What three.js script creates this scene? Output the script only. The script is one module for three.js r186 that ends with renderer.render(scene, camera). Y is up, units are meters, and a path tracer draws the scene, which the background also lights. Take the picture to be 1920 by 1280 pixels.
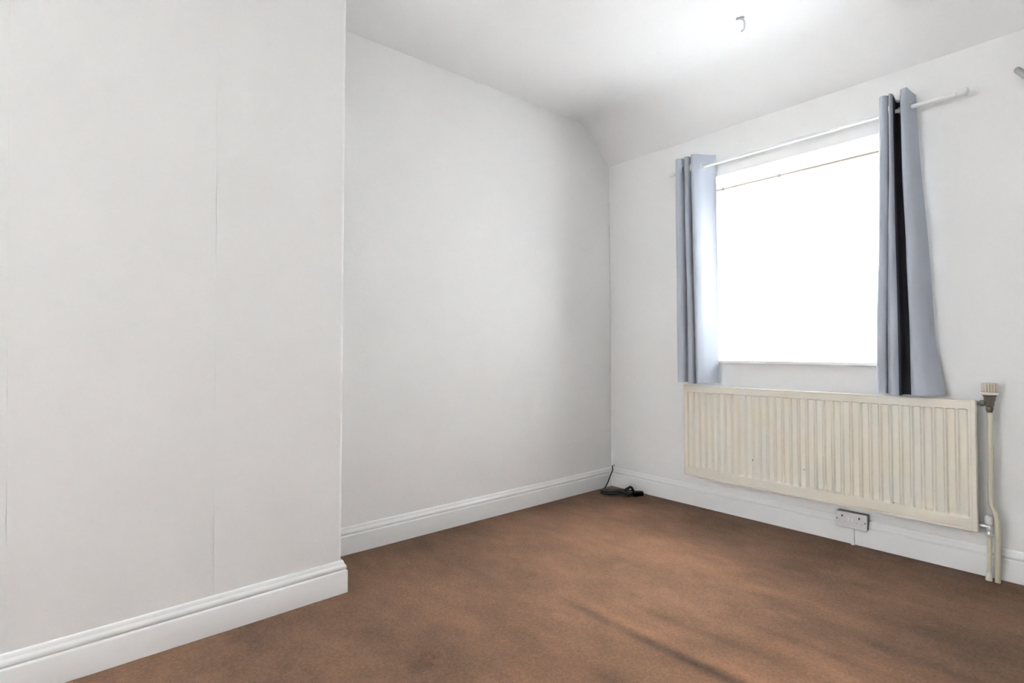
import * as THREE from 'three';
import { mergeGeometries, toCreasedNormals } from 'three/addons/utils/BufferGeometryUtils.js';
import { RoundedBoxGeometry } from 'three/addons/geometries/RoundedBoxGeometry.js';

// ------------------------------------------------------------------ camera, sky, lamp levels, exposure
const scene = new THREE.Scene();
const FOCAL = 1012;                                   // pixels, for a frame 1280 high
const camera = new THREE.PerspectiveCamera(2 * Math.atan(640 / FOCAL) * 180 / Math.PI, 1.5, 0.05, 200);
camera.position.set(2.4312, 0.95, 2.952);
camera.rotation.order = 'YXZ';
camera.rotation.set(0.0132, 0.869, -0.0059);
scene.add(camera);

scene.background = new THREE.Color().setRGB(0.955, 0.97, 1.0);   // even white overcast
scene.backgroundIntensity = 2;

const renderer = new THREE.WebGLRenderer({ antialias: true });
renderer.toneMapping = THREE.LinearToneMapping;
renderer.toneMappingExposure = 22.5;
renderer.shadowMap.enabled = true;

// ------------------------------------------------------------------ sizes (metres; window wall z = 0, left wall x = 0)
const RX = 2.80, RZ = 5.80, CE = 3.46;                            // inside faces of the right and back walls; far end of the chimney breast
const HW = 2.214, HC = 2.453;                          // window wall height, flat ceiling height
const OX0 = 0.70, OX1 = 1.745, OY0 = 0.862, OY1 = 1.949; // window opening
const ADDED_W2 = [0.06, 1.80, 0.75, 2.10];                  // unseen window added for fill light, in the back wall: x0, x1, y0, y1
const WT = 0.30;                                       // window wall thickness

// ------------------------------------------------------------------ helpers
function rng(seed) { let s = seed >>> 0; return () => { s = (s + 0x6D2B79F5) >>> 0; let t = s; t = Math.imul(t ^ (t >>> 15), t | 1); t ^= t + Math.imul(t ^ (t >>> 7), t | 61); return ((t ^ (t >>> 14)) >>> 0) / 4294967296; }; }
function noise2(seed, period = 0) {                    // smooth value noise; period > 0 makes it tile
  const r = rng(seed), T = new Float32Array(65536); for (let i = 0; i < 65536; i++) T[i] = r();
  const at = (i, j) => { if (period) { i = ((i % period) + period) % period; j = ((j % period) + period) % period; } return T[((i & 255) << 8) | (j & 255)]; };
  return (x, y) => { const i = Math.floor(x), j = Math.floor(y); let u = x - i, v = y - j; u = u * u * (3 - 2 * u); v = v * v * (3 - 2 * v);
    return (at(i, j) * (1 - u) + at(i + 1, j) * u) * (1 - v) + (at(i, j + 1) * (1 - u) + at(i + 1, j + 1) * u) * v; };
}
const counts = {};
function numbered(n) { const c = counts[n] = (counts[n] ?? -1) + 1; return c ? n + '_' + String(c).padStart(3, '0') : n; }
function lit(o) { o.traverse(c => { if (c.isMesh) { c.castShadow = true; c.receiveShadow = true; } }); return o; }
function mesh(name, geo, m, parent) {
  const g = Array.isArray(geo) ? (geo.length > 1 ? mergeGeometries(geo.map(x => clean(x))) : geo[0]) : geo;
  const o = new THREE.Mesh(g, m); o.name = parent ? name : numbered(name); (parent ?? scene).add(o); lit(o); return o;
}
function clean(g) { const x = g.index ? g.toNonIndexed() : g; for (const k of Object.keys(x.attributes)) if (!['position', 'normal', 'uv'].includes(k)) x.deleteAttribute(k);
  if (!x.attributes.uv) x.setAttribute('uv', new THREE.BufferAttribute(new Float32Array(x.attributes.position.count * 2), 2)); return x; }
function part(name, geo, m, parent, label) { const o = mesh(name, geo, m, parent); if (label) o.userData.label = label; return o; }
function thing(name, label, category, [x, y, z] = [0, 0, 0], group) {
  const o = new THREE.Group(); o.name = numbered(name); o.position.set(x, y, z); o.userData = { label, category }; if (group) o.userData.group = group; scene.add(o); return o;
}
function structure(o) { o.userData.kind = 'structure'; return o; }
function box(x0, x1, y0, y1, z0, z1, r = 0) {
  const g = r ? new RoundedBoxGeometry(x1 - x0, y1 - y0, z1 - z0, 3, r) : new THREE.BoxGeometry(x1 - x0, y1 - y0, z1 - z0);
  g.translate((x0 + x1) / 2, (y0 + y1) / 2, (z0 + z1) / 2); return g;
}
function cyl(a, b, r0, r1 = r0, seg = 20) {            // round bar from a to b
  const A = new THREE.Vector3(...a), B = new THREE.Vector3(...b), d = B.clone().sub(A), g = new THREE.CylinderGeometry(r1, r0, d.length(), seg);
  g.applyQuaternion(new THREE.Quaternion().setFromUnitVectors(new THREE.Vector3(0, 1, 0), d.clone().normalize())); g.translate(...A.add(B).multiplyScalar(0.5).toArray()); return g;
}
function lathe(pts, seg, at, axis = 'y') {
  const g = new THREE.LatheGeometry(pts.map(p => new THREE.Vector2(...p)), seg);
  if (axis === 'x') g.rotateZ(-Math.PI / 2); if (axis === '-x') g.rotateZ(Math.PI / 2); if (axis === 'z') g.rotateX(Math.PI / 2);
  g.translate(...at); return g;
}
function tube(pts, r, n = 80, seg = 8, closed = false) { return new THREE.TubeGeometry(new THREE.CatmullRomCurve3(pts.map(p => new THREE.Vector3(...p)), closed, 'centripetal'), n, r, seg, closed); }
function planarUV(g, f) { const p = g.attributes.position, uv = new Float32Array(p.count * 2); for (let i = 0; i < p.count; i++) { const [u, v] = f(p.getX(i), p.getY(i), p.getZ(i)); uv[2 * i] = u; uv[2 * i + 1] = v; } g.setAttribute('uv', new THREE.BufferAttribute(uv, 2)); return g; }
function wallUV(g) {                                   // metres, by the dominant axis of each face
  if (g.index) g = g.toNonIndexed(); const p = g.attributes.position, n = g.attributes.normal, uv = new Float32Array(p.count * 2);
  for (let i = 0; i < p.count; i++) { const ax = Math.abs(n.getX(i)), ay = Math.abs(n.getY(i)), az = Math.abs(n.getZ(i));
    const [u, v] = ay > ax && ay > az ? [p.getX(i), p.getZ(i)] : ax > az ? [p.getZ(i), p.getY(i)] : [p.getX(i), p.getY(i)]; uv[2 * i] = u; uv[2 * i + 1] = v; }
  g.setAttribute('uv', new THREE.BufferAttribute(uv, 2)); return g;
}
function gridMesh(nu, nv, f, flip = false) {            // f(u, v) -> [x, y, z]
  const pos = [], uv = [], idx = [];
  for (let j = 0; j <= nv; j++) for (let i = 0; i <= nu; i++) { pos.push(...f(i / nu, j / nv)); uv.push(i / nu, j / nv); }
  for (let j = 0; j < nv; j++) for (let i = 0; i < nu; i++) { const a = j * (nu + 1) + i, b = a + 1, c = a + nu + 1, d = c + 1; flip ? idx.push(a, c, b, b, c, d) : idx.push(a, b, c, b, d, c); }
  const g = new THREE.BufferGeometry(); g.setAttribute('position', new THREE.Float32BufferAttribute(pos, 3)); g.setAttribute('uv', new THREE.Float32BufferAttribute(uv, 2)); g.setIndex(idx); g.computeVertexNormals(); return g;
}
function texture(n, h, f, { srgb = false, repeat = null } = {}) {   // f(i, j) -> [r, g, b] 0..1 (sRGB when srgb)
  const d = new Uint8Array(n * h * 4); for (let j = 0; j < h; j++) for (let i = 0; i < n; i++) { const c = f(i, j), k = 4 * (j * n + i); for (let q = 0; q < 3; q++) d[k + q] = Math.max(0, Math.min(255, Math.round(c[q] * 255))); d[k + 3] = 255; }
  const t = new THREE.DataTexture(d, n, h, THREE.RGBAFormat); t.wrapS = t.wrapT = THREE.RepeatWrapping; t.magFilter = THREE.LinearFilter; t.minFilter = THREE.LinearMipmapLinearFilter; t.generateMipmaps = true;
  if (srgb) t.colorSpace = THREE.SRGBColorSpace; if (repeat) t.repeat.set(...repeat); t.needsUpdate = true; return t;
}
// skirting board: profile swept along a path on the floor, mitred; the profile's depth points to the left of the path's direction
const SKIRT = [[0, 0], [0.018, 0], [0.018, 0.0835], [0.0174, 0.0855], [0.0158, 0.0868], [0.0128, 0.0876], [0.0118, 0.0890], [0.0122, 0.0906], [0.0140, 0.0925], [0.0152, 0.0955], [0.0150, 0.0995], [0.0134, 0.1050], [0.0108, 0.1095], [0.0086, 0.1115], [0.0080, 0.1128], [0.0080, 0.1152], [0.0068, 0.1195], [0.0045, 0.1235], [0.0015, 0.1252], [0, 0.1255]];
function sweep(path, prof = SKIRT) {
  const n = path.length, dir = [], pos = [], P = path.map(p => new THREE.Vector2(...p));
  for (let i = 0; i < n - 1; i++) dir.push(P[i + 1].clone().sub(P[i]).normalize());
  const off = P.map((_, i) => { const a = dir[Math.max(0, i - 1)], b = dir[Math.min(n - 2, i)]; const na = new THREE.Vector2(a.y, -a.x), nb = new THREE.Vector2(b.y, -b.x); const m = na.clone().add(nb).normalize(); return m.multiplyScalar(1 / m.dot(na)); });
  const at = (i, k) => [P[i].x + off[i].x * prof[k][0], prof[k][1], P[i].y + off[i].y * prof[k][0]];
  for (let i = 0; i < n - 1; i++) for (let k = 0; k < prof.length - 1; k++) { const a = at(i, k), b = at(i + 1, k), c = at(i, k + 1), d = at(i + 1, k + 1); pos.push(...a, ...b, ...c, ...b, ...d, ...c); }
  for (const [i, s] of [[0, 1], [n - 1, -1]]) for (let k = 1; k < prof.length - 1; k++) { const a = at(i, 0), b = at(i, k), c = at(i, k + 1); s > 0 ? pos.push(...a, ...b, ...c) : pos.push(...a, ...c, ...b); }
  const g = new THREE.BufferGeometry(); g.setAttribute('position', new THREE.Float32BufferAttribute(pos, 3)); g.computeVertexNormals();
  return toCreasedNormals(g, 0.6);
}

// ------------------------------------------------------------------ materials
const nA = noise2(11, 64), nB = noise2(12, 128), nC = noise2(13, 16);
const rollerBump = texture(512, 512, (i, j) => { const h = 0.5 * nA(i / 8, j / 8) + 0.35 * nB(i / 4, j / 4) + 0.15 * nC(i / 32, j / 32); return [h, h, h]; });
const paint = (r, g, b, rough, bump = 0.0006) => { const m = new THREE.MeshStandardMaterial({ color: new THREE.Color().setRGB(r, g, b), roughness: rough }); if (bump) { m.bumpMap = rollerBump; m.bumpScale = bump; } return m; };
const M = {
  wall: paint(0.90, 0.90, 0.885, 0.75, 0.0004),
  ceiling: paint(0.90, 0.90, 0.895, 0.85, 0.0005),
  paper: paint(0.895, 0.89, 0.875, 0.8, 0.0003),
  gloss: paint(0.88, 0.88, 0.865, 0.32, 0),
  upvc: paint(0.86, 0.87, 0.87, 0.3, 0),
  rail: paint(0.88, 0.88, 0.88, 0.3, 0),
  plastic: paint(0.72, 0.71, 0.70, 0.35, 0),
  cream: paint(0.70, 0.66, 0.52, 0.4, 0),
  hole: paint(0.03, 0.03, 0.03, 0.6, 0),
  screw: new THREE.MeshStandardMaterial({ color: new THREE.Color().setRGB(0.25, 0.24, 0.23), roughness: 0.45, metalness: 0.7 }),
  brass: new THREE.MeshStandardMaterial({ color: new THREE.Color().setRGB(0.17, 0.168, 0.145), roughness: 0.5, metalness: 0.6 }),
  chrome: new THREE.MeshStandardMaterial({ color: new THREE.Color().setRGB(0.72, 0.72, 0.71), roughness: 0.3, metalness: 0.6 }),
  rubber: new THREE.MeshStandardMaterial({ color: new THREE.Color().setRGB(0.005, 0.005, 0.005), roughness: 0.25 }),
  greyhook: paint(0.45, 0.45, 0.44, 0.4, 0),
  glass: new THREE.MeshPhysicalMaterial({ color: 0xffffff, transmission: 1, thickness: 0, roughness: 0, ior: 1.5 }),
};
const weave = texture(256, 256, (i, j) => { const a = 0.5 + 0.5 * Math.sin(i * Math.PI / 2), b = 0.5 + 0.5 * Math.sin(j * Math.PI / 2), h = ((i >> 2) + (j >> 2)) % 2 ? a : b; return [h, h, h]; });
weave.repeat.set(6, 14);
M.curtain = new THREE.MeshPhysicalMaterial({ color: new THREE.Color().setRGB(0.53, 0.57, 0.645), roughness: 0.9, sheen: 0.1, sheenRoughness: 0.6, sheenColor: new THREE.Color().setRGB(0.6, 0.65, 0.75), bumpMap: weave, bumpScale: 0.00025 });
M.fold_strip = new THREE.MeshStandardMaterial({ color: new THREE.Color().setRGB(0.085, 0.088, 0.12), roughness: 0.95 });
M.net = new THREE.MeshPhysicalMaterial({ color: new THREE.Color().setRGB(0.94, 0.95, 0.96), roughness: 1, transmission: 0.6, thickness: 0 });
M.opal = new THREE.MeshStandardMaterial({ color: 0xffffff, emissive: new THREE.Color().setRGB(1, 0.97, 0.92), emissiveIntensity: 1.6, roughness: 0.4 });

// carpet: brown cut pile, its lay brushed in patches and in long sweeper strokes
const cN = [noise2(21), noise2(22), noise2(23), noise2(24), noise2(25)];
const strokes = []; { const r = rng(77);
  strokes.push([0.93, 1.35, 1.492, 0.022, -1.2], [1.22, 2.0, 1.50, 0.028, -1.9], [1.0, 2.2, 1.435, 0.035, 0.8], [1.10, 1.75, 1.285, 0.02, -0.6], [1.2, 2.1, 1.215, 0.05, 0.4], [1.55, 2.2, 1.60, 0.06, 0.35], [1.5, 2.1, 1.12, 0.022, -0.55], [1.62, 2.3, 0.93, 0.03, -0.55], [1.3, 2.1, 0.86, 0.05, 0.3], [1.25, 1.8, 1.72, 0.03, -0.6]);
  for (let k = 0; k < 26; k++) strokes.push([0.7 + r() * 0.9, 1.5 + r() * 1.2, 0.35 + r() * 1.8, 0.018 + r() * 0.05, (r() - 0.5) * 0.7]); }
function lay(x, z) {
  const w = 0.03 * (cN[3](x * 3, z * 3) - 0.5);
  let v = 1.2 * (cN[0](x * 2.1 + 3, z * 2.6) - 0.5) + 0.7 * (cN[1](x * 6 + 0.8 * z, z * 7) - 0.5) + 0.6 * (cN[2](x * 15, z * 24) - 0.5);
  for (const [a, b, zc, s, k] of strokes) { if (x < a - 0.1 || x > b + 0.1) continue; const e = (z - zc - w + 0.02 * Math.sin(x * 3 + zc * 40)) / s; if (Math.abs(e) > 3) continue; const f = Math.min(1, Math.max(0, (x - a) / 0.12)) * Math.min(1, Math.max(0, (b - x) / 0.2)); v += k * f * Math.exp(-e * e) * (0.6 + 0.8 * cN[4](x * 9, z * 14)); }
  return v;
}
const CW = 2048, cr = rng(5);
const CL = 3.75, carpetMap = texture(CW, CW, (i, j) => { const x = (i + 0.5) / CW * RX, z = (j + 0.5) / CW * CL, v = lay(x, z), g = (cr() - 0.5) * 0.34 + (cN[4](x * 160, z * 160) - 0.5) * 0.28; const e = Math.hypot((x - 0.98) / 0.82, (z - 1.12) / 0.72), paintedLight = Math.exp(-e * e * 0.9), k = 0.51 + 0.69 * paintedLight + 0.26 * v + g * 0.8, w = 0.05 * v;  // pale centre and dark edges: the floor's light falloff painted into the colour
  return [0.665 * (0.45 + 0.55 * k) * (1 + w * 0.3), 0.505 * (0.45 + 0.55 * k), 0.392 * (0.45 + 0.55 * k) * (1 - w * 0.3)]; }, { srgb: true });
const pr = rng(6), pN = noise2(26, 128);
const pileBump = texture(512, 512, (i, j) => { const h = 0.55 * pr() + 0.45 * pN(i / 4, j / 4); return [h, h, h]; }); 
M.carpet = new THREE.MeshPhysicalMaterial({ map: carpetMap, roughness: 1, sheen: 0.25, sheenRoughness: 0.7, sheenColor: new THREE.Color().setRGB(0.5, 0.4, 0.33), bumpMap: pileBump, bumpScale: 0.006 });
pileBump.repeat.set(6, 9.7);

// radiator enamel: old cream paint, warmed in vertical streaks
const rN = [noise2(31), noise2(32)];
M.enamel = new THREE.MeshStandardMaterial({ roughness: 0.38, map: texture(1024, 256, (i, j) => { const v = rN[0](i / 26, j / 120) - 0.5, w = rN[1](i / 90, j / 60) - 0.5; return [0.920 + 0.008 * v + 0.010 * w, 0.898 - 0.012 * v + 0.002 * w, 0.838 - 0.026 * v - 0.030 * w]; }, { srgb: true }) });

// ------------------------------------------------------------------ the room shell
// floor with the fitted carpet, slightly uneven, one dent left by a furniture foot
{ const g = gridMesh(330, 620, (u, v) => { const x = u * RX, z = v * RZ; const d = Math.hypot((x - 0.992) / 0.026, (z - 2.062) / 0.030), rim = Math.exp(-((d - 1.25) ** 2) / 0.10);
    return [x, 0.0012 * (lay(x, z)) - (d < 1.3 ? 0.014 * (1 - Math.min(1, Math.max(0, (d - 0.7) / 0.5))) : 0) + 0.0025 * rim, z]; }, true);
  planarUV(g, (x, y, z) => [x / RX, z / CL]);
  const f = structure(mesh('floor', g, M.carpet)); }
{ const slab = structure(mesh('floor_slab', box(-0.3, RX + 0.2, -0.25, -0.02, -WT, RZ + 0.2), M.wall)); slab.name = 'floor_base'; }
// the ground outside, one storey down
structure(mesh('ground', box(-60, 60, -3.2, -3.0, -60, 60), new THREE.MeshStandardMaterial({ color: new THREE.Color().setRGB(0.12, 0.12, 0.11), roughness: 1 })));
// left wall (alcove), right, back
structure(mesh('wall_left', wallUV(box(-0.2, 0, -0.02, 2.75, -WT, RZ + 0.2)), M.wall));
structure(mesh('wall_right', wallUV(box(RX, RX + 0.2, -0.02, 2.75, -WT, RZ + 0.2)), M.wall));
{ const s = new THREE.Shape([[0, -0.02], [RX, -0.02], [RX, 2.75], [0, 2.75]].map(p => new THREE.Vector2(...p))), [x0, x1, y0, y1] = ADDED_W2;
  s.holes.push(new THREE.Path([[x0, y0], [x1, y0], [x1, y1], [x0, y1]].map(p => new THREE.Vector2(...p))));
  structure(mesh('wall_back', wallUV(new THREE.ExtrudeGeometry(s, { depth: 0.2, bevelEnabled: false }).translate(0, 0, RZ)), M.wall)); }
// window wall with its opening
{ const s = new THREE.Shape([[0, -0.02], [RX, -0.02], [RX, 2.5], [0, 2.5]].map(p => new THREE.Vector2(...p)));
  s.holes.push(new THREE.Path([[OX0, OY0], [OX1, OY0], [OX1, OY1], [OX0, OY1]].map(p => new THREE.Vector2(...p))));
  const g = new THREE.ExtrudeGeometry(s, { depth: WT - 0.004, bevelEnabled: true, bevelThickness: 0.004, bevelSize: 0.004, bevelOffset: -0.004, bevelSegments: 2 }); g.translate(0, 0, -WT);
  structure(mesh('wall_window', wallUV(g), M.wall)); }
// ceiling: flat, sloping down to the window wall with a soft plastered bend
{ const pts = [], A = [-0.32, HW - 0.96 * 0.32], B = 0.249, T = 0.135, r = T / Math.tan(Math.PI / 8), d = Math.SQRT1_2;
  const s = [[-0.32, HW - 0.32], [0, HW]]; const bz = HC - HW;           // 45 degree slope
  const t0 = [bz - T * d, HC - T * d], t1 = [bz + T, HC], c = [t1[0], HC - r];
  for (let k = 0; k <= 16; k++) { const a = Math.PI * 3 / 4 - k / 16 * Math.PI / 4; s.push([c[0] + r * Math.cos(a), c[1] + r * Math.sin(a)]); }
  s.push([RZ + 0.1, HC], [RZ + 0.1, HC + 0.2], [-0.32, HC + 0.2]);
  const g = new THREE.ExtrudeGeometry(new THREE.Shape(s.map(p => new THREE.Vector2(...p))), { depth: RX + 0.2, bevelEnabled: false });
  g.rotateY(-Math.PI / 2); g.translate(RX + 0.1, 0, 0);                      // (z, y) section -> along x
  structure(mesh('ceiling', wallUV(toCreasedNormals(g, 0.5)), M.ceiling)); }
// chimney breast: a little out of square, corner rounded and leaning, papered in upright sheets
const CX = 0.369, CZ = 2.092, ROT = 0.0265;
function chimneyPlan(s0, s1, off) {                    // plan points from the return (s < 0) round the corner along the face
  const r = 0.014, P = [], f = [Math.sin(ROT), Math.cos(ROT)], n = [Math.cos(ROT), -Math.sin(ROT)];
  if (s0 < 0) { P.push([CX + s0, CZ - off]); P.push([CX - r, CZ - off]); for (let k = 1; k < 8; k++) { const a = -Math.PI / 2 + k / 8 * Math.PI / 2; P.push([CX - r + (r + off) * Math.cos(a), CZ + r + (r + off) * Math.sin(a)]); } s0 = r; }
  P.push([CX + f[0] * s0 + n[0] * off, CZ + f[1] * s0 + n[1] * off], [CX + f[0] * s1 + n[0] * off, CZ + f[1] * s1 + n[1] * off]); return P;
}
const lean = (z, y) => -0.0116 * (y - 0.1) * Math.max(0, 1 - (z - CZ) / 0.9);
function upright(plan, y0, y1) {                       // closed plan polygon raised from y0 to y1, following the lean
  const s = new THREE.Shape(plan.map(p => new THREE.Vector2(p[0], -p[1]))), g = new THREE.ExtrudeGeometry(s, { depth: y1 - y0, bevelEnabled: false, steps: 1 });
  g.rotateX(-Math.PI / 2); g.translate(0, y0, 0); const p = g.attributes.position; for (let i = 0; i < p.count; i++) p.setZ(i, p.getZ(i) + lean(p.getZ(i), p.getY(i)));
  g.computeVertexNormals(); return wallUV(toCreasedNormals(g, 0.5));
}
{ const c = new THREE.Group(); c.name = 'wall_chimney'; structure(c); scene.add(c);
  const far = CE - CZ;
  part('plaster', upright([...chimneyPlan(-CX - 0.05, far, 0), [-0.05, CE]], -0.02, 2.6), M.wall, c);
  const seams = [-0.2, 0.452, 0.962, CE - CZ];
  for (let k = 0; k < seams.length - 1; k++) { const a = seams[k] + (k ? 0.0006 : 0), b = seams[k + 1] - 0.0006; part('wallpaper_sheet', upright([...chimneyPlan(a, b, 0.0008), ...chimneyPlan(a, b, -0.001).reverse()], 0, 2.6), M.paper, c); } }
// skirting boards
{ const f = [Math.sin(ROT), Math.cos(ROT)], L = CE - CZ;
  structure(mesh('baseboard_left', sweep([[0, 0], [0, CZ + 0.01]]), M.gloss));
  structure(mesh('baseboard_window', sweep([[RX, 0], [0, 0]]), M.gloss));
  structure(mesh('baseboard_chimney', sweep([[0.0, CZ], [CX, CZ], [CX + f[0] * L, CZ + f[1] * L], [0, CZ + f[1] * L]]), M.gloss));
  structure(mesh('baseboard_right', sweep([[RX, 0], [RX, RZ]]), M.gloss));
  structure(mesh('baseboard_back', sweep([[RX, RZ], [0, RZ], [0, CE]]), M.gloss)); }

// ------------------------------------------------------------------ window
{ const w = new THREE.Group(); w.name = 'window_1'; structure(w); scene.add(w);
  const z0 = -0.275, z1 = -0.215, F = 0.055, X0 = OX0, X1 = OX1, Y0 = OY0 + 0.014, Y1 = OY1, MX0 = 1.172, MX1 = 1.236, TY0 = 1.525, TY1 = 1.58;
  part('frame', [box(X0, X0 + F, Y0, Y1, z0, z1, 0.006), box(X1 - F, X1, Y0, Y1, z0, z1, 0.006), box(X0 + F, X1 - F, Y1 - F, Y1, z0, z1, 0.006), box(X0 + F, X1 - F, Y0, Y0 + F, z0, z1, 0.006)], M.upvc, w);
  part('mullion', box(MX0, MX1, Y0 + F, Y1 - F, z0, z1, 0.006), M.upvc, w);
  part('transom', box(MX1, X1 - F, TY0, TY1, z0, z1, 0.006), M.upvc, w);
  const sash = part('top_sash', [box(MX1, MX1 + 0.045, TY1, Y1 - F, z0 + 0.01, z1 + 0.014, 0.006), box(X1 - F - 0.045, X1 - F, TY1, Y1 - F, z0 + 0.01, z1 + 0.014, 0.006), box(MX1 + 0.045, X1 - F - 0.045, TY1, TY1 + 0.045, z0 + 0.01, z1 + 0.014, 0.006), box(MX1 + 0.045, X1 - F - 0.045, Y1 - F - 0.045, Y1 - F, z0 + 0.01, z1 + 0.014, 0.006)], M.upvc, w);
  part('handle', [box(MX1 + 0.018, MX1 + 0.056, TY1 - 0.03, TY1 + 0.03, z1 + 0.012, z1 + 0.022, 0.004), box(MX1 + 0.022, MX1 + 0.14, TY1 + 0.004, TY1 + 0.022, z1 + 0.022, z1 + 0.036, 0.005)], M.greyhook, sash, 'grey window handle');
  for (const [a, b, c, d] of [[X0 + F, MX0, Y0 + F, Y1 - F], [MX1, X1 - F, Y0 + F, TY0], [MX1 + 0.045, X1 - F - 0.045, TY1 + 0.045, Y1 - F - 0.045]]) part('pane', new THREE.PlaneGeometry(b - a, d - c).translate((a + b) / 2, (c + d) / 2, -0.245), M.glass, w);
  const sill = new THREE.Shape(); const yT = OY0 + 0.014, yB = OY0 - 0.005;
  part('sill', [box(OX0 + 0.001, OX1 - 0.001, OY0 + 0.0005, yT, z0, 0.0, 0), box(OX0 - 0.012, OX1 + 0.012, yB, yT, 0.0004, 0.031, 0.005)], M.gloss, w); }

// ------------------------------------------------------------------ net curtain in the window recess
{ const t = thing('net_curtain', 'white translucent net curtain gathered across the window recess', 'net curtain', [0, 0, 0]);
  const z = -0.165, n = noise2(41), yT = 1.915, yB = OY0 + 0.02;
  const f = (o) => gridMesh(420, 24, (u, v) => { const x = OX0 + 0.006 + u * (OX1 - OX0 - 0.012), a = 0.35 + 0.65 * Math.min(1, 3 * (1 - v)), k = v; return [x, yB + v * (yT + 0.008 - yB), z + 0.009 * a * Math.sin(x * 95 + 5 * n(x * 6, 1.5 + 0.6 * v)) * (0.5 + n(x * 9, 7)) + 0.004 * Math.sin(x * 260 + 3 * n(x * 20, 3)) * k]; });
  part('net_fabric', f(0), M.net, t);
  part('heading_tape', gridMesh(420, 2, (u, v) => { const x = OX0 + 0.006 + u * (OX1 - OX0 - 0.012); return [x, yT - 0.034 + v * 0.042, z + 0.006 + 0.006 * Math.sin(x * 130 + 4 * n(x * 8, 9))]; }), M.net, t);
  part('curtain_wire', cyl([OX0, yT, z + 0.012], [OX1, yT, z + 0.012], 0.0042, 0.0042, 10), paint(0.36, 0.32, 0.25, 0.6, 0), t, 'thin beige curtain wire');
  for (const x of [0.765, 1.098]) part('wire_hook', [lathe([[0, 0], [0.006, 0], [0.0075, 0.004], [0.0075, 0.012], [0.005, 0.015], [0, 0.016]], 12, [x, yT - 0.008, z + 0.018]), cyl([x, yT + 0.004, z + 0.018], [x - 0.006, yT - 0.014, z + 0.026], 0.003, 0.002, 8)], M.screw, t, 'small dark metal hook'); }

// ------------------------------------------------------------------ curtain pole
const RY = 2.002, PZ = 0.082;
{ const t = thing('curtain_pole', 'slim white metal curtain pole with tapered ends above the window', 'curtain pole', [0, 0, 0]);
  part('pole', [cyl([0.575, RY, PZ], [1.30, RY, PZ], 0.0095, 0.0095, 24), cyl([1.25, RY, PZ], [1.920, RY, PZ], 0.0092, 0.0092, 24), lathe([[0.0085, 0], [0.0102, 0.001], [0.0102, 0.006], [0.0085, 0.008]], 24, [1.3, RY, PZ], 'x')], M.rail, t);
  const fin = [[0, 0], [0.0094, 0], [0.0102, 0.006], [0.0128, 0.014], [0.0165, 0.022], [0.0184, 0.029], [0.0176, 0.036], [0.0135, 0.041], [0.006, 0.0435], [0, 0.044]];
  part('finial', lathe(fin, 28, [1.920, RY, PZ], 'x'), M.rail, t);
  part('finial', lathe(fin.map(([r, h]) => [r * 0.62, h * 0.9]), 28, [0.575, RY, PZ], '-x'), M.rail, t);
  for (const x of [0.640, 1.722]) { const b = part('bracket', [lathe([[0, 0], [0.019, 0], [0.019, 0.004], [0.015, 0.007], [0, 0.007]], 20, [x, RY, 0], 'z'), cyl([x, RY, 0.004], [x, RY, PZ - 0.008], 0.006, 0.006, 14), new THREE.TorusGeometry(0.0122, 0.0028, 8, 20).rotateY(Math.PI / 2).translate(x, RY, PZ)], M.rail, t); } }

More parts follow.
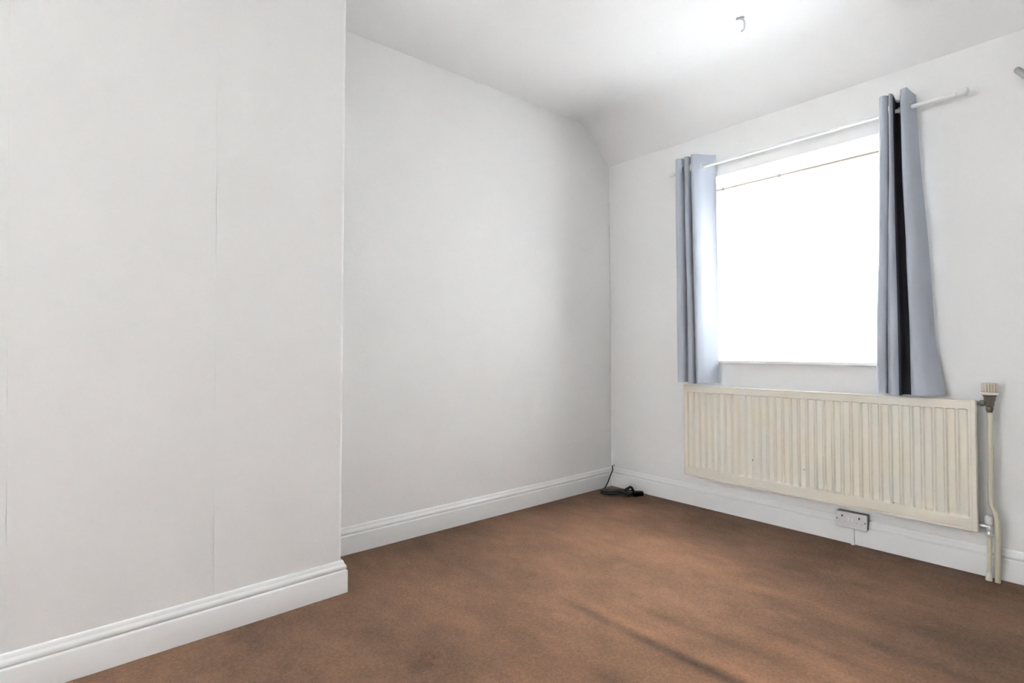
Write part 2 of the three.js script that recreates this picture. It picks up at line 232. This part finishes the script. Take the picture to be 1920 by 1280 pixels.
// ------------------------------------------------------------------ curtains: eyelet heading, deep folds
function curtain(label, top, bottom, yTop, yBot, eyelets, seed, ease, flare = 0, fold_strip = null) {
  const t = thing('curtain', label, 'curtain', [0, 0, 0]);
  const c0 = new THREE.CatmullRomCurve3(top.map(p => new THREE.Vector3(p[0], 0, p[1])), false, 'centripetal'), c1 = new THREE.CatmullRomCurve3(bottom.map(p => new THREE.Vector3(p[0], 0, p[1])), false, 'centripetal');
  const NU = 260, NV = 70, n = noise2(seed), m = top.length - 1, TH = 0.0016;
  // same parameter on both curves: control point k sits at k / m
  const mid = []; for (let j = 0; j <= NV; j++) { const row = []; const v = j / NV; for (let i = 0; i <= NU; i++) { const u = i / NU, a = c0.getPoint(u), b = c1.getPoint(u), w = ease(v), e = Math.min(1, v * 4);
      row.push([a.x + (b.x - a.x) * w + flare * Math.max(0, (u - 0.78) / 0.22) * Math.max(0, (v - 0.84) / 0.16) ** 1.4 + 0.006 * e * (n(u * 5 + 3, v * 4) - 0.5), yTop(u) + (yBot(u) - yTop(u)) * v, a.z + (b.z - a.z) * w + 0.007 * e * (n(u * 5 + 40, v * 5) - 0.5)]); } mid.push(row); }
  const nrm = (j, i) => { const a = mid[j][Math.max(0, i - 1)], b = mid[j][Math.min(NU, i + 1)], dx = b[0] - a[0], dz = b[2] - a[2], l = Math.hypot(dx, dz) || 1; return [dz / l, -dx / l]; };
  const side = (s) => gridMesh(NU, NV, (u, v) => { const i = Math.round(u * NU), j = Math.round(v * NV), p = mid[j][i], q = nrm(j, i); return [p[0] + s * TH * q[0], p[1], p[2] + s * TH * q[1]]; }, s > 0);
  const rim = []; for (const i of [0, NU]) rim.push(gridMesh(1, NV, (u, v) => { const j = Math.round(v * NV), p = mid[j][i], q = nrm(j, i), s = u * 2 - 1; return [p[0] + s * TH * q[0], p[1], p[2] + s * TH * q[1]]; }));
  for (const j of [0, NV]) rim.push(gridMesh(NU, 1, (u, v) => { const i = Math.round(u * NU), p = mid[j][i], q = nrm(j, i), s = v * 2 - 1; return [p[0] + s * TH * q[0], p[1], p[2] + s * TH * q[1]]; }));
  part('curtain_fabric', [side(1), side(-1), ...rim], M.curtain, t);
  if (fold_strip) { const [a, b] = fold_strip.map(u => Math.round(u * NU)); part('fold_strip', gridMesh(b - a, NV, (u, v) => { const i = a + Math.round(u * (b - a)), j = Math.round(v * NV), p = mid[j][i], q = nrm(j, i); return [p[0] - 2.6 * TH * q[0], p[1] - 0.012 * (1 - v), p[2] - 2.6 * TH * q[1]]; }), M.fold_strip, t, 'dark navy strip running down the deep fold'); }  // dark navy strip set just in front of the fabric along the fold
  for (const u of eyelets) { const a = c0.getPoint(u), b = c0.getTangent(u); const g = new THREE.TorusGeometry(0.021, 0.0035, 10, 28); g.rotateY(Math.atan2(-b.z, b.x)); g.translate(a.x, RY, a.z); part('eyelet', g, M.chrome, t, 'metal eyelet ring'); }
  return t;
}
const drop = v => v * v * (3 - 2 * v) * 0.4 + v * 0.6;
curtain('blue grey eyelet curtain at the left side of the window, bright on its inner fold',
  [[0.618, 0.040], [0.606, 0.090], [0.622, 0.136], [0.648, 0.128], [0.655, 0.060], [0.664, 0.030], [0.668, 0.090], [0.680, 0.134], [0.694, 0.126], [0.698, 0.070], [0.704, 0.060], [0.712, 0.118], [0.730, 0.140], [0.752, 0.118], [0.775, 0.072], [0.802, 0.034], [0.815, 0.026]],
  [[0.622, 0.040], [0.606, 0.090], [0.628, 0.140], [0.660, 0.128], [0.662, 0.060], [0.668, 0.030], [0.676, 0.090], [0.690, 0.136], [0.712, 0.126], [0.712, 0.070], [0.718, 0.060], [0.732, 0.122], [0.752, 0.140], [0.776, 0.118], [0.800, 0.080], [0.818, 0.050], [0.826, 0.036]],
  () => 2.070, u => 0.744 + 0.004 * Math.sin(u * 9), [0.21, 0.39, 0.53, 0.68, 0.86], 51, drop);
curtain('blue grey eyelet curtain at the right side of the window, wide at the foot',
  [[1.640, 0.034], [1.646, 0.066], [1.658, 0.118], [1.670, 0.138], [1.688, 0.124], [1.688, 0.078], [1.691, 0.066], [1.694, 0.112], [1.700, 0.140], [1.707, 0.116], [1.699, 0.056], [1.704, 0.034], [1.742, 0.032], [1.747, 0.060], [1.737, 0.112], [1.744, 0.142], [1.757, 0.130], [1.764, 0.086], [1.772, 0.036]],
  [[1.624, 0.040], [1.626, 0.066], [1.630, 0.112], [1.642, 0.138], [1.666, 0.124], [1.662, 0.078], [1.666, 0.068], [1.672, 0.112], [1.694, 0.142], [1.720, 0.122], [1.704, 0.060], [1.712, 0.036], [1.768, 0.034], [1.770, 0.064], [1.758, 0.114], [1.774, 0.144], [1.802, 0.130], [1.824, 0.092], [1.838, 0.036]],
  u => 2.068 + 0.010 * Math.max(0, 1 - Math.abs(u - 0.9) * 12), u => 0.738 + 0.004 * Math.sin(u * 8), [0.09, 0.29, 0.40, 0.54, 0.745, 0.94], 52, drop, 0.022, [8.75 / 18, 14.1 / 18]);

// ------------------------------------------------------------------ radiator
const R0 = 0.629, R1 = 1.968, RB = 0.192, RT = 0.729, RZF = 0.092;
{ const t = thing('radiator', 'long cream pressed steel panel radiator with vertical flutes under the window', 'radiator', [0, 0, 0]);
  const N = 33, m = 0.022, pitch = (R1 - R0 - 2 * m) / N, yA = RB + 0.050, yB = RT - 0.038;
  const sm = (a, b, x) => { const k = Math.max(0, Math.min(1, (x - a) / (b - a))); return k * k * (3 - 2 * k); };
  const xs = [R0 + 0.001]; for (let k = 0; k < N; k++) for (let q = 0; q < 14; q++) xs.push(R0 + m + (k + q / 14) * pitch); xs.push(R1 - m, R1 - 0.001);
  const ys = [RB + 0.014]; for (let k = 0; k <= 10; k++) ys.push(yA + 0.024 * k / 10); for (let k = 1; k < 8; k++) ys.push(yA + 0.024 + (yB - 0.009 - yA - 0.024) * k / 8); for (let k = 0; k <= 10; k++) ys.push(yB - 0.009 + 0.009 * k / 10); ys.push(RT - 0.004);
  const face = gridMesh(xs.length - 1, ys.length - 1, (u, v) => { const x = xs[Math.round(u * (xs.length - 1))], y = ys[Math.round(v * (ys.length - 1))], ph = ((x - R0 - m) / pitch % 1 + 1) % 1, inside = x > R0 + m - 1e-6 && x < R1 - m + 1e-6;
    const f = inside ? sm(0.03, 0.24, ph) * (1 - sm(0.76, 0.97, ph)) : 0, round = 0.012 * (1 - Math.sqrt(Math.max(0, f))) * 0.5, g = sm(yA + round * 1.4, yA + 0.015 + round * 1.4, y) * (1 - sm(yB - 0.004 - round, yB - round, y)); return [x, y, RZF - 0.0085 * f * g]; });
  planarUV(face, (x, y) => [(x - R0) / (R1 - R0), (y - RB) / (RT - RB)]);
  part('front_panel', face, M.enamel, t);
  part('panel_rim', [box(R0, R1, RT - 0.010, RT, RZF - 0.030, RZF + 0.001, 0.0045), box(R0, R0 + 0.008, RB, RT - 0.002, RZF - 0.030, RZF + 0.0012, 0.003), box(R1 - 0.018, R1, RB, RT - 0.002, RZF - 0.030, RZF + 0.0015, 0.004), box(R0, R1 - 0.002, RB, RB + 0.010, RZF - 0.030, RZF - 0.001, 0.003), box(R0 + 0.004, R1 - 0.010, RB + 0.009, RB + 0.016, RZF - 0.028, RZF - 0.004)], M.enamel, t);
  part('back_panel', box(R0 + 0.004, R1 - 0.004, RB + 0.004, RT - 0.004, RZF - 0.028, RZF - 0.0135), M.enamel, t);
  for (const x of [0.86, 1.735]) part('bracket', [box(x - 0.014, x + 0.014, RB - 0.006, RT - 0.05, 0.0015, 0.006), box(x - 0.006, x + 0.006, RB + 0.02, RT - 0.07, 0.006, RZF - 0.028), box(x - 0.010, x + 0.010, RB - 0.006, RB + 0.002, 0.004, RZF - 0.03)], M.enamel, t);
  const chip = (x, y, w, h) => part('paint_chip', new THREE.CylinderGeometry(1, 1, 0.0012, 9).rotateX(Math.PI / 2).scale(w, h, 1).translate(x, y, RZF - 0.0005), M.screw, t, 'small dark chip in the paint');
  chip(1.0435 , 0.344, 0.0022, 0.006); chip(1.305, 0.337, 0.003, 0.003); chip(1.68, 0.252, 0.003, 0.0022);
}
// pipework and valves at the radiator's right end
{ const z = 0.058, t = thing('radiator_valve', 'thermostatic valve with ribbed cream head at the radiator top right corner', 'valve', [0, 0, 0]), x = 2.007;
  const y0 = 0.752;
  const ribs = []; for (let k = 0; k < 16; k++) { const a = k / 16 * Math.PI * 2; ribs.push(box(-0.0030, 0.0030, 0, 0.034, 0.0200, 0.0260, 0.0012).rotateY(a).translate(x, y0 + 0.012, z)); }
  part('valve_head', [lathe([[0, 0], [0.0250, 0], [0.0275, 0.002], [0.0275, 0.009], [0.0255, 0.0115], [0.0228, 0.012], [0.0222, 0.045], [0.019, 0.047], [0, 0.047]], 32, [x, y0, z])], paint(0.42, 0.35, 0.24, 0.5, 0), t, 'brown core inside the ribbed grip');  // brown core, darker than the cream ribs, shows between them
  part('grip', [lathe([[0.0224, -0.0004], [0.0252, -0.0004], [0.0280, 0.002], [0.0280, 0.0095], [0.0224, 0.0125]], 32, [x, y0, z]), lathe([[0.0226, 0.0435], [0.0235, 0.046], [0.0195, 0.0478], [0, 0.0478]], 32, [x, y0, z]), ...ribs], paint(0.76, 0.72, 0.61, 0.45, 0), t, 'cream ribbed grip');
  part('valve_body', [lathe([[0, 0], [0.0105, 0], [0.013, 0.004], [0.0145, 0.010], [0.0150, 0.022], [0.0178, 0.027], [0.0185, 0.034], [0.0178, 0.040], [0.0205, 0.042], [0.0215, 0.047], [0.0215, 0.053], [0, 0.053]], 24, [x, y0 - 0.050, z]), lathe([[0, 0], [0.0095, 0], [0.0102, 0.006], [0.0118, 0.010], [0.0128, 0.012], [0.0128, 0.022], [0.0105, 0.026], [0, 0.026]], 6, [x - 0.001, y0 - 0.074, z])], M.brass, t, 'tarnished metal valve body');
  part('valve_tail', [cyl([R1 - 0.002, 0.716, z], [x, 0.716, z], 0.0075, 0.0095, 16), new THREE.CylinderGeometry(0.0135, 0.0135, 0.013, 6).rotateZ(Math.PI / 2).translate(1.984, 0.716, z)], M.brass, t, 'tarnished union nut'); }
{ const z = 0.058, t = thing('radiator_pipe', 'cream painted heating pipe running from the upper valve down to the carpet', 'pipe', [0, 0, 0]);
  part('pipe', tube([[2.006, 0.680, z], [2.006, 0.50, z], [2.005, 0.33, z], [2.006, 0.305, z], [2.019, 0.275, z], [2.023, 0.250, z], [2.023, 0.12, z], [2.022, -0.004, z]], 0.0095, 120, 14), M.cream, t); }
{ const z = 0.058, t = thing('lockshield_valve', 'small white capped valve at the radiator lower right corner', 'valve', [0, 0, 0]), x = 2.000, y = 0.216;
  part('valve_cap', lathe([[0, 0], [0.0125, 0], [0.0142, 0.004], [0.0142, 0.026], [0.0125, 0.033], [0.008, 0.037], [0, 0.038]], 22, [x - 0.002, y + 0.010, z]), paint(0.80, 0.79, 0.77, 0.4, 0), t, 'white plastic cap');
  part('valve_body', [lathe([[0, 0], [0.0105, 0], [0.0125, 0.003], [0.0125, 0.012], [0.010, 0.014], [0.0095, 0.022], [0.0115, 0.026], [0.0115, 0.034], [0.008, 0.038], [0.008, 0.048], [0, 0.048]], 20, [x, y - 0.036, z])], M.chrome, t);
  part('valve_tail', [cyl([R1 - 0.002, y, z], [x, y, z], 0.0068, 0.0078, 14), new THREE.CylinderGeometry(0.0118, 0.0118, 0.014, 6).rotateZ(Math.PI / 2).translate(1.980, y, z)], M.chrome, t, 'chromed union nut');
  part('pipe', cyl([x, y - 0.034, z], [1.996, -0.004, z], 0.0075, 0.0075, 16), M.cream, t);
  part('pipe_collar', lathe([[0.0078, 0.032], [0.0095, 0.028], [0.0115, 0.004], [0.0118, -0.004], [0, -0.004]], 18, [1.9955, 0.002, z]), paint(0.80, 0.76, 0.68, 0.5, 0), t, 'pale collar at the carpet'); }

// ------------------------------------------------------------------ double socket and its cable cover
{ const X0 = 1.428, X1 = 1.560, Y0 = 0.080, Y1 = 0.154, t = thing('double_socket', 'white double wall socket with two switches on the skirting under the radiator', 'socket', [0, 0, 0]);
  const W = X1 - X0, H = Y1 - Y0, zf = 0.042;
  part('back_box', box(X0 + 0.002, X1 - 0.002, Y0 + 0.002, Y1 - 0.0005, 0.0, zf - 0.008), paint(0.22, 0.22, 0.20, 0.6, 0), t, 'dark grey mounting box');
  part('face_plate', box(X0, X1, Y0, Y1, zf - 0.009, zf, 0.0035), M.plastic, t);
  for (const cx of [0.21, 0.76]) {
    part('earth_hole', box(X0 + cx * W - 0.0028, X0 + cx * W + 0.0028, Y0 + H * 0.66, Y0 + H * 0.66 + 0.010, zf - 0.003, zf + 0.0004), M.hole, t, 'dark earth pin hole');
    for (const s of [-1, 1]) part('pin_hole', box(X0 + cx * W + s * 0.0105 - 0.0030, X0 + cx * W + s * 0.0105 + 0.0030, Y0 + H * 0.36, Y0 + H * 0.36 + 0.0035, zf - 0.003, zf + 0.0004), M.greyhook, t); }
  for (const cx of [0.435, 0.545]) part('rocker_switch', box(X0 + cx * W - 0.0048, X0 + cx * W + 0.0048, Y0 + H * 0.46, Y0 + H * 0.46 + 0.019, zf - 0.004, zf + 0.0035, 0.0015).rotateX(0), M.upvc, t);
  for (const cx of [0.045, 0.945]) part('screw', lathe([[0, 0.0014], [0.0022, 0.0013], [0.0034, 0.0004], [0.0034, -0.001], [0, -0.001]], 14, [X0 + cx * W, Y0 + H * 0.5, zf], 'z'), M.screw, t, 'dull metal screw head'); }
{ const o = mesh('cable_trunking', [box(1.489, 1.502, 0.010, 0.081, 0.0181, 0.030, 0.002), box(1.488, 1.503, -0.002, 0.012, 0.0181, 0.032, 0.002)], M.rail); o.userData = { label: 'short white cable cover running from the double socket down to the carpet', category: 'trunking' }; }

// ------------------------------------------------------------------ black cable left coiled in the corner
{ const t = thing('coiled_cable', 'black cable lying bundled on the carpet in the corner, its end going up the skirting', 'cable', [0, 0, 0]), r = rng(9);
  part('lead', tube([[0.028, 0.140, 0.022], [0.040, 0.118, 0.034], [0.050, 0.085, 0.070], [0.062, 0.050, 0.110], [0.075, 0.020, 0.160], [0.090, 0.007, 0.215], [0.125, 0.006, 0.238], [0.170, 0.008, 0.215]], 0.0042, 90, 10), M.rubber, t);
  part('wall_clip', lathe([[0, 0.006], [0.006, 0.005], [0.008, 0], [0, 0]], 14, [0.028, 0.142, 0.004], 'z'), M.greyhook, t, 'grey grommet where the lead enters the wall');
  // flattened bundle: several long loops round an axis running along the floor towards the window wall
  const A = new THREE.Vector2(0.118, 0.222), B = new THREE.Vector2(0.318, 0.092), d = B.clone().sub(A).normalize(), s = new THREE.Vector2(-d.y, d.x), L = A.distanceTo(B);
  const pts = []; for (let k = 0; k < 6; k++) { const w = 0.010 + 0.036 * r(), e = 0.03 * r() - 0.008, f = 0.06 * r(), y = 0.006 + 0.0036 * k; for (const [u, v] of [[0 - e, 0], [0.03, w], [L * 0.5, w * (0.35 + 0.4 * r())], [L - 0.03 - f, w * 0.9], [L - f, 0], [L - 0.03 - f, -w], [L * 0.5, -w * (0.3 + 0.5 * r())], [0.03, -w]]) { const q = A.clone().addScaledVector(d, u).addScaledVector(s, v); pts.push([q.x, Math.max(0.0055, y + 0.012 * (r() - 0.4)), q.y]); } }
  part('coil', tube(pts, 0.0054, 700, 9), M.rubber, t);
  const at = (u, v, y) => { const q = A.clone().addScaledVector(d, u).addScaledVector(s, v); return [q.x, y, q.y]; };
  part('raised_loop', tube([at(0.10, 0.012, 0.010), at(0.135, 0.010, 0.035), at(0.158, 0.004, 0.050), at(0.172, 0, 0.056), at(0.182, -0.004, 0.046), at(0.188, -0.008, 0.026), at(0.178, -0.010, 0.012)], 0.0082, 60, 10), M.rubber, t);
  const plug = new RoundedBoxGeometry(0.062, 0.030, 0.040, 4, 0.011); plug.rotateY(Math.atan2(-d.y, d.x) + 0.25); plug.translate(...at(0.222, 0.004, 0.021));
  part('plug', [plug, tube([at(0.165, -0.012, 0.012), at(0.182, -0.008, 0.018), at(0.198, -0.002, 0.021)], 0.0075, 20, 10)], M.rubber, t, 'black moulded plug');
  part('connector', [cyl(at(0.020, -0.020, 0.012), at(0.058, -0.024, 0.012), 0.0075, 0.0065, 14), cyl(at(0.005, -0.018, 0.012), at(0.022, -0.020, 0.012), 0.005, 0.005, 12)], M.rubber, t); }

// ------------------------------------------------------------------ hook in the ceiling, fixing on the window wall
{ const pale = paint(0.66, 0.66, 0.66, 0.4, 0), t = thing('ceiling_hook', 'small pale grey hook screwed into the white ceiling', 'hook', [1.252, HC, 0.556]);
  part('hook_base', lathe([[0, 0], [0.011, 0], [0.011, -0.003], [0.006, -0.006], [0, -0.006]].reverse(), 18, [-0.004, 0, 0.01]), pale, t);
  part('hook_rod', tube([[-0.022, -0.006, 0.028], [-0.006, -0.005, 0.012], [0.000, -0.012, 0.0], [0.003, -0.034, 0.002], [0.0, -0.052, 0.002], [-0.008, -0.060, 0.008]], 0.0042, 50, 10), pale, t); }
{ const o = mesh('wall_fixing', [new THREE.CapsuleGeometry(0.012, 0.06, 6, 16).rotateZ(0.62).translate(2.120, 2.030, 0.010), box(2.112, 2.132, 2.016, 2.040, 0, 0.014, 0.004)], M.greyhook); o.userData = { label: 'small grey fixing on the window wall at the right edge of the picture', category: 'fixing' }; }

// ------------------------------------------------------------------ added window and net, unseen behind the camera, for fill light
{ const w = new THREE.Group(); w.name = 'added_window_2'; structure(w); scene.add(w);
  const [x0, x1, y0, y1] = ADDED_W2, a = RZ + 0.12, b = RZ + 0.18, F = 0.05;
  part('frame', [box(x0, x0 + F, y0, y1, a, b, 0.006), box(x1 - F, x1, y0, y1, a, b, 0.006), box(x0 + F, x1 - F, y1 - F, y1, a, b, 0.006), box(x0 + F, x1 - F, y0, y0 + F, a, b, 0.006)], M.upvc, w);
  part('pane', new THREE.PlaneGeometry(x1 - x0 - 2 * F, y1 - y0 - 2 * F).rotateY(Math.PI).translate((x0 + x1) / 2, (y0 + y1) / 2, RZ + 0.15), M.glass, w);
  part('sill', box(x0 - 0.012, x1 + 0.012, y0 - 0.018, y0, RZ - 0.024, RZ + 0.119, 0.006), M.gloss, w);
  const t = thing('net_curtain', 'added white net curtain over the added fill window behind the viewer', 'net curtain', [0, 0, 0]), n = noise2(43);
  part('net_fabric', gridMesh(260, 10, (u, v) => { const x = x0 + 0.006 + u * (x1 - x0 - 0.012); return [x, y0 + 0.01 + v * (y1 - y0 - 0.04), RZ + 0.07 + 0.008 * Math.sin(x * 95 + 5 * n(x * 6, 2 + v))]; }), M.net, t);
  part('curtain_wire', cyl([x0, y1 - 0.035, RZ + 0.07], [x1, y1 - 0.035, RZ + 0.07], 0.0035, 0.0035, 10), M.rail, t); }

renderer.render(scene, camera);
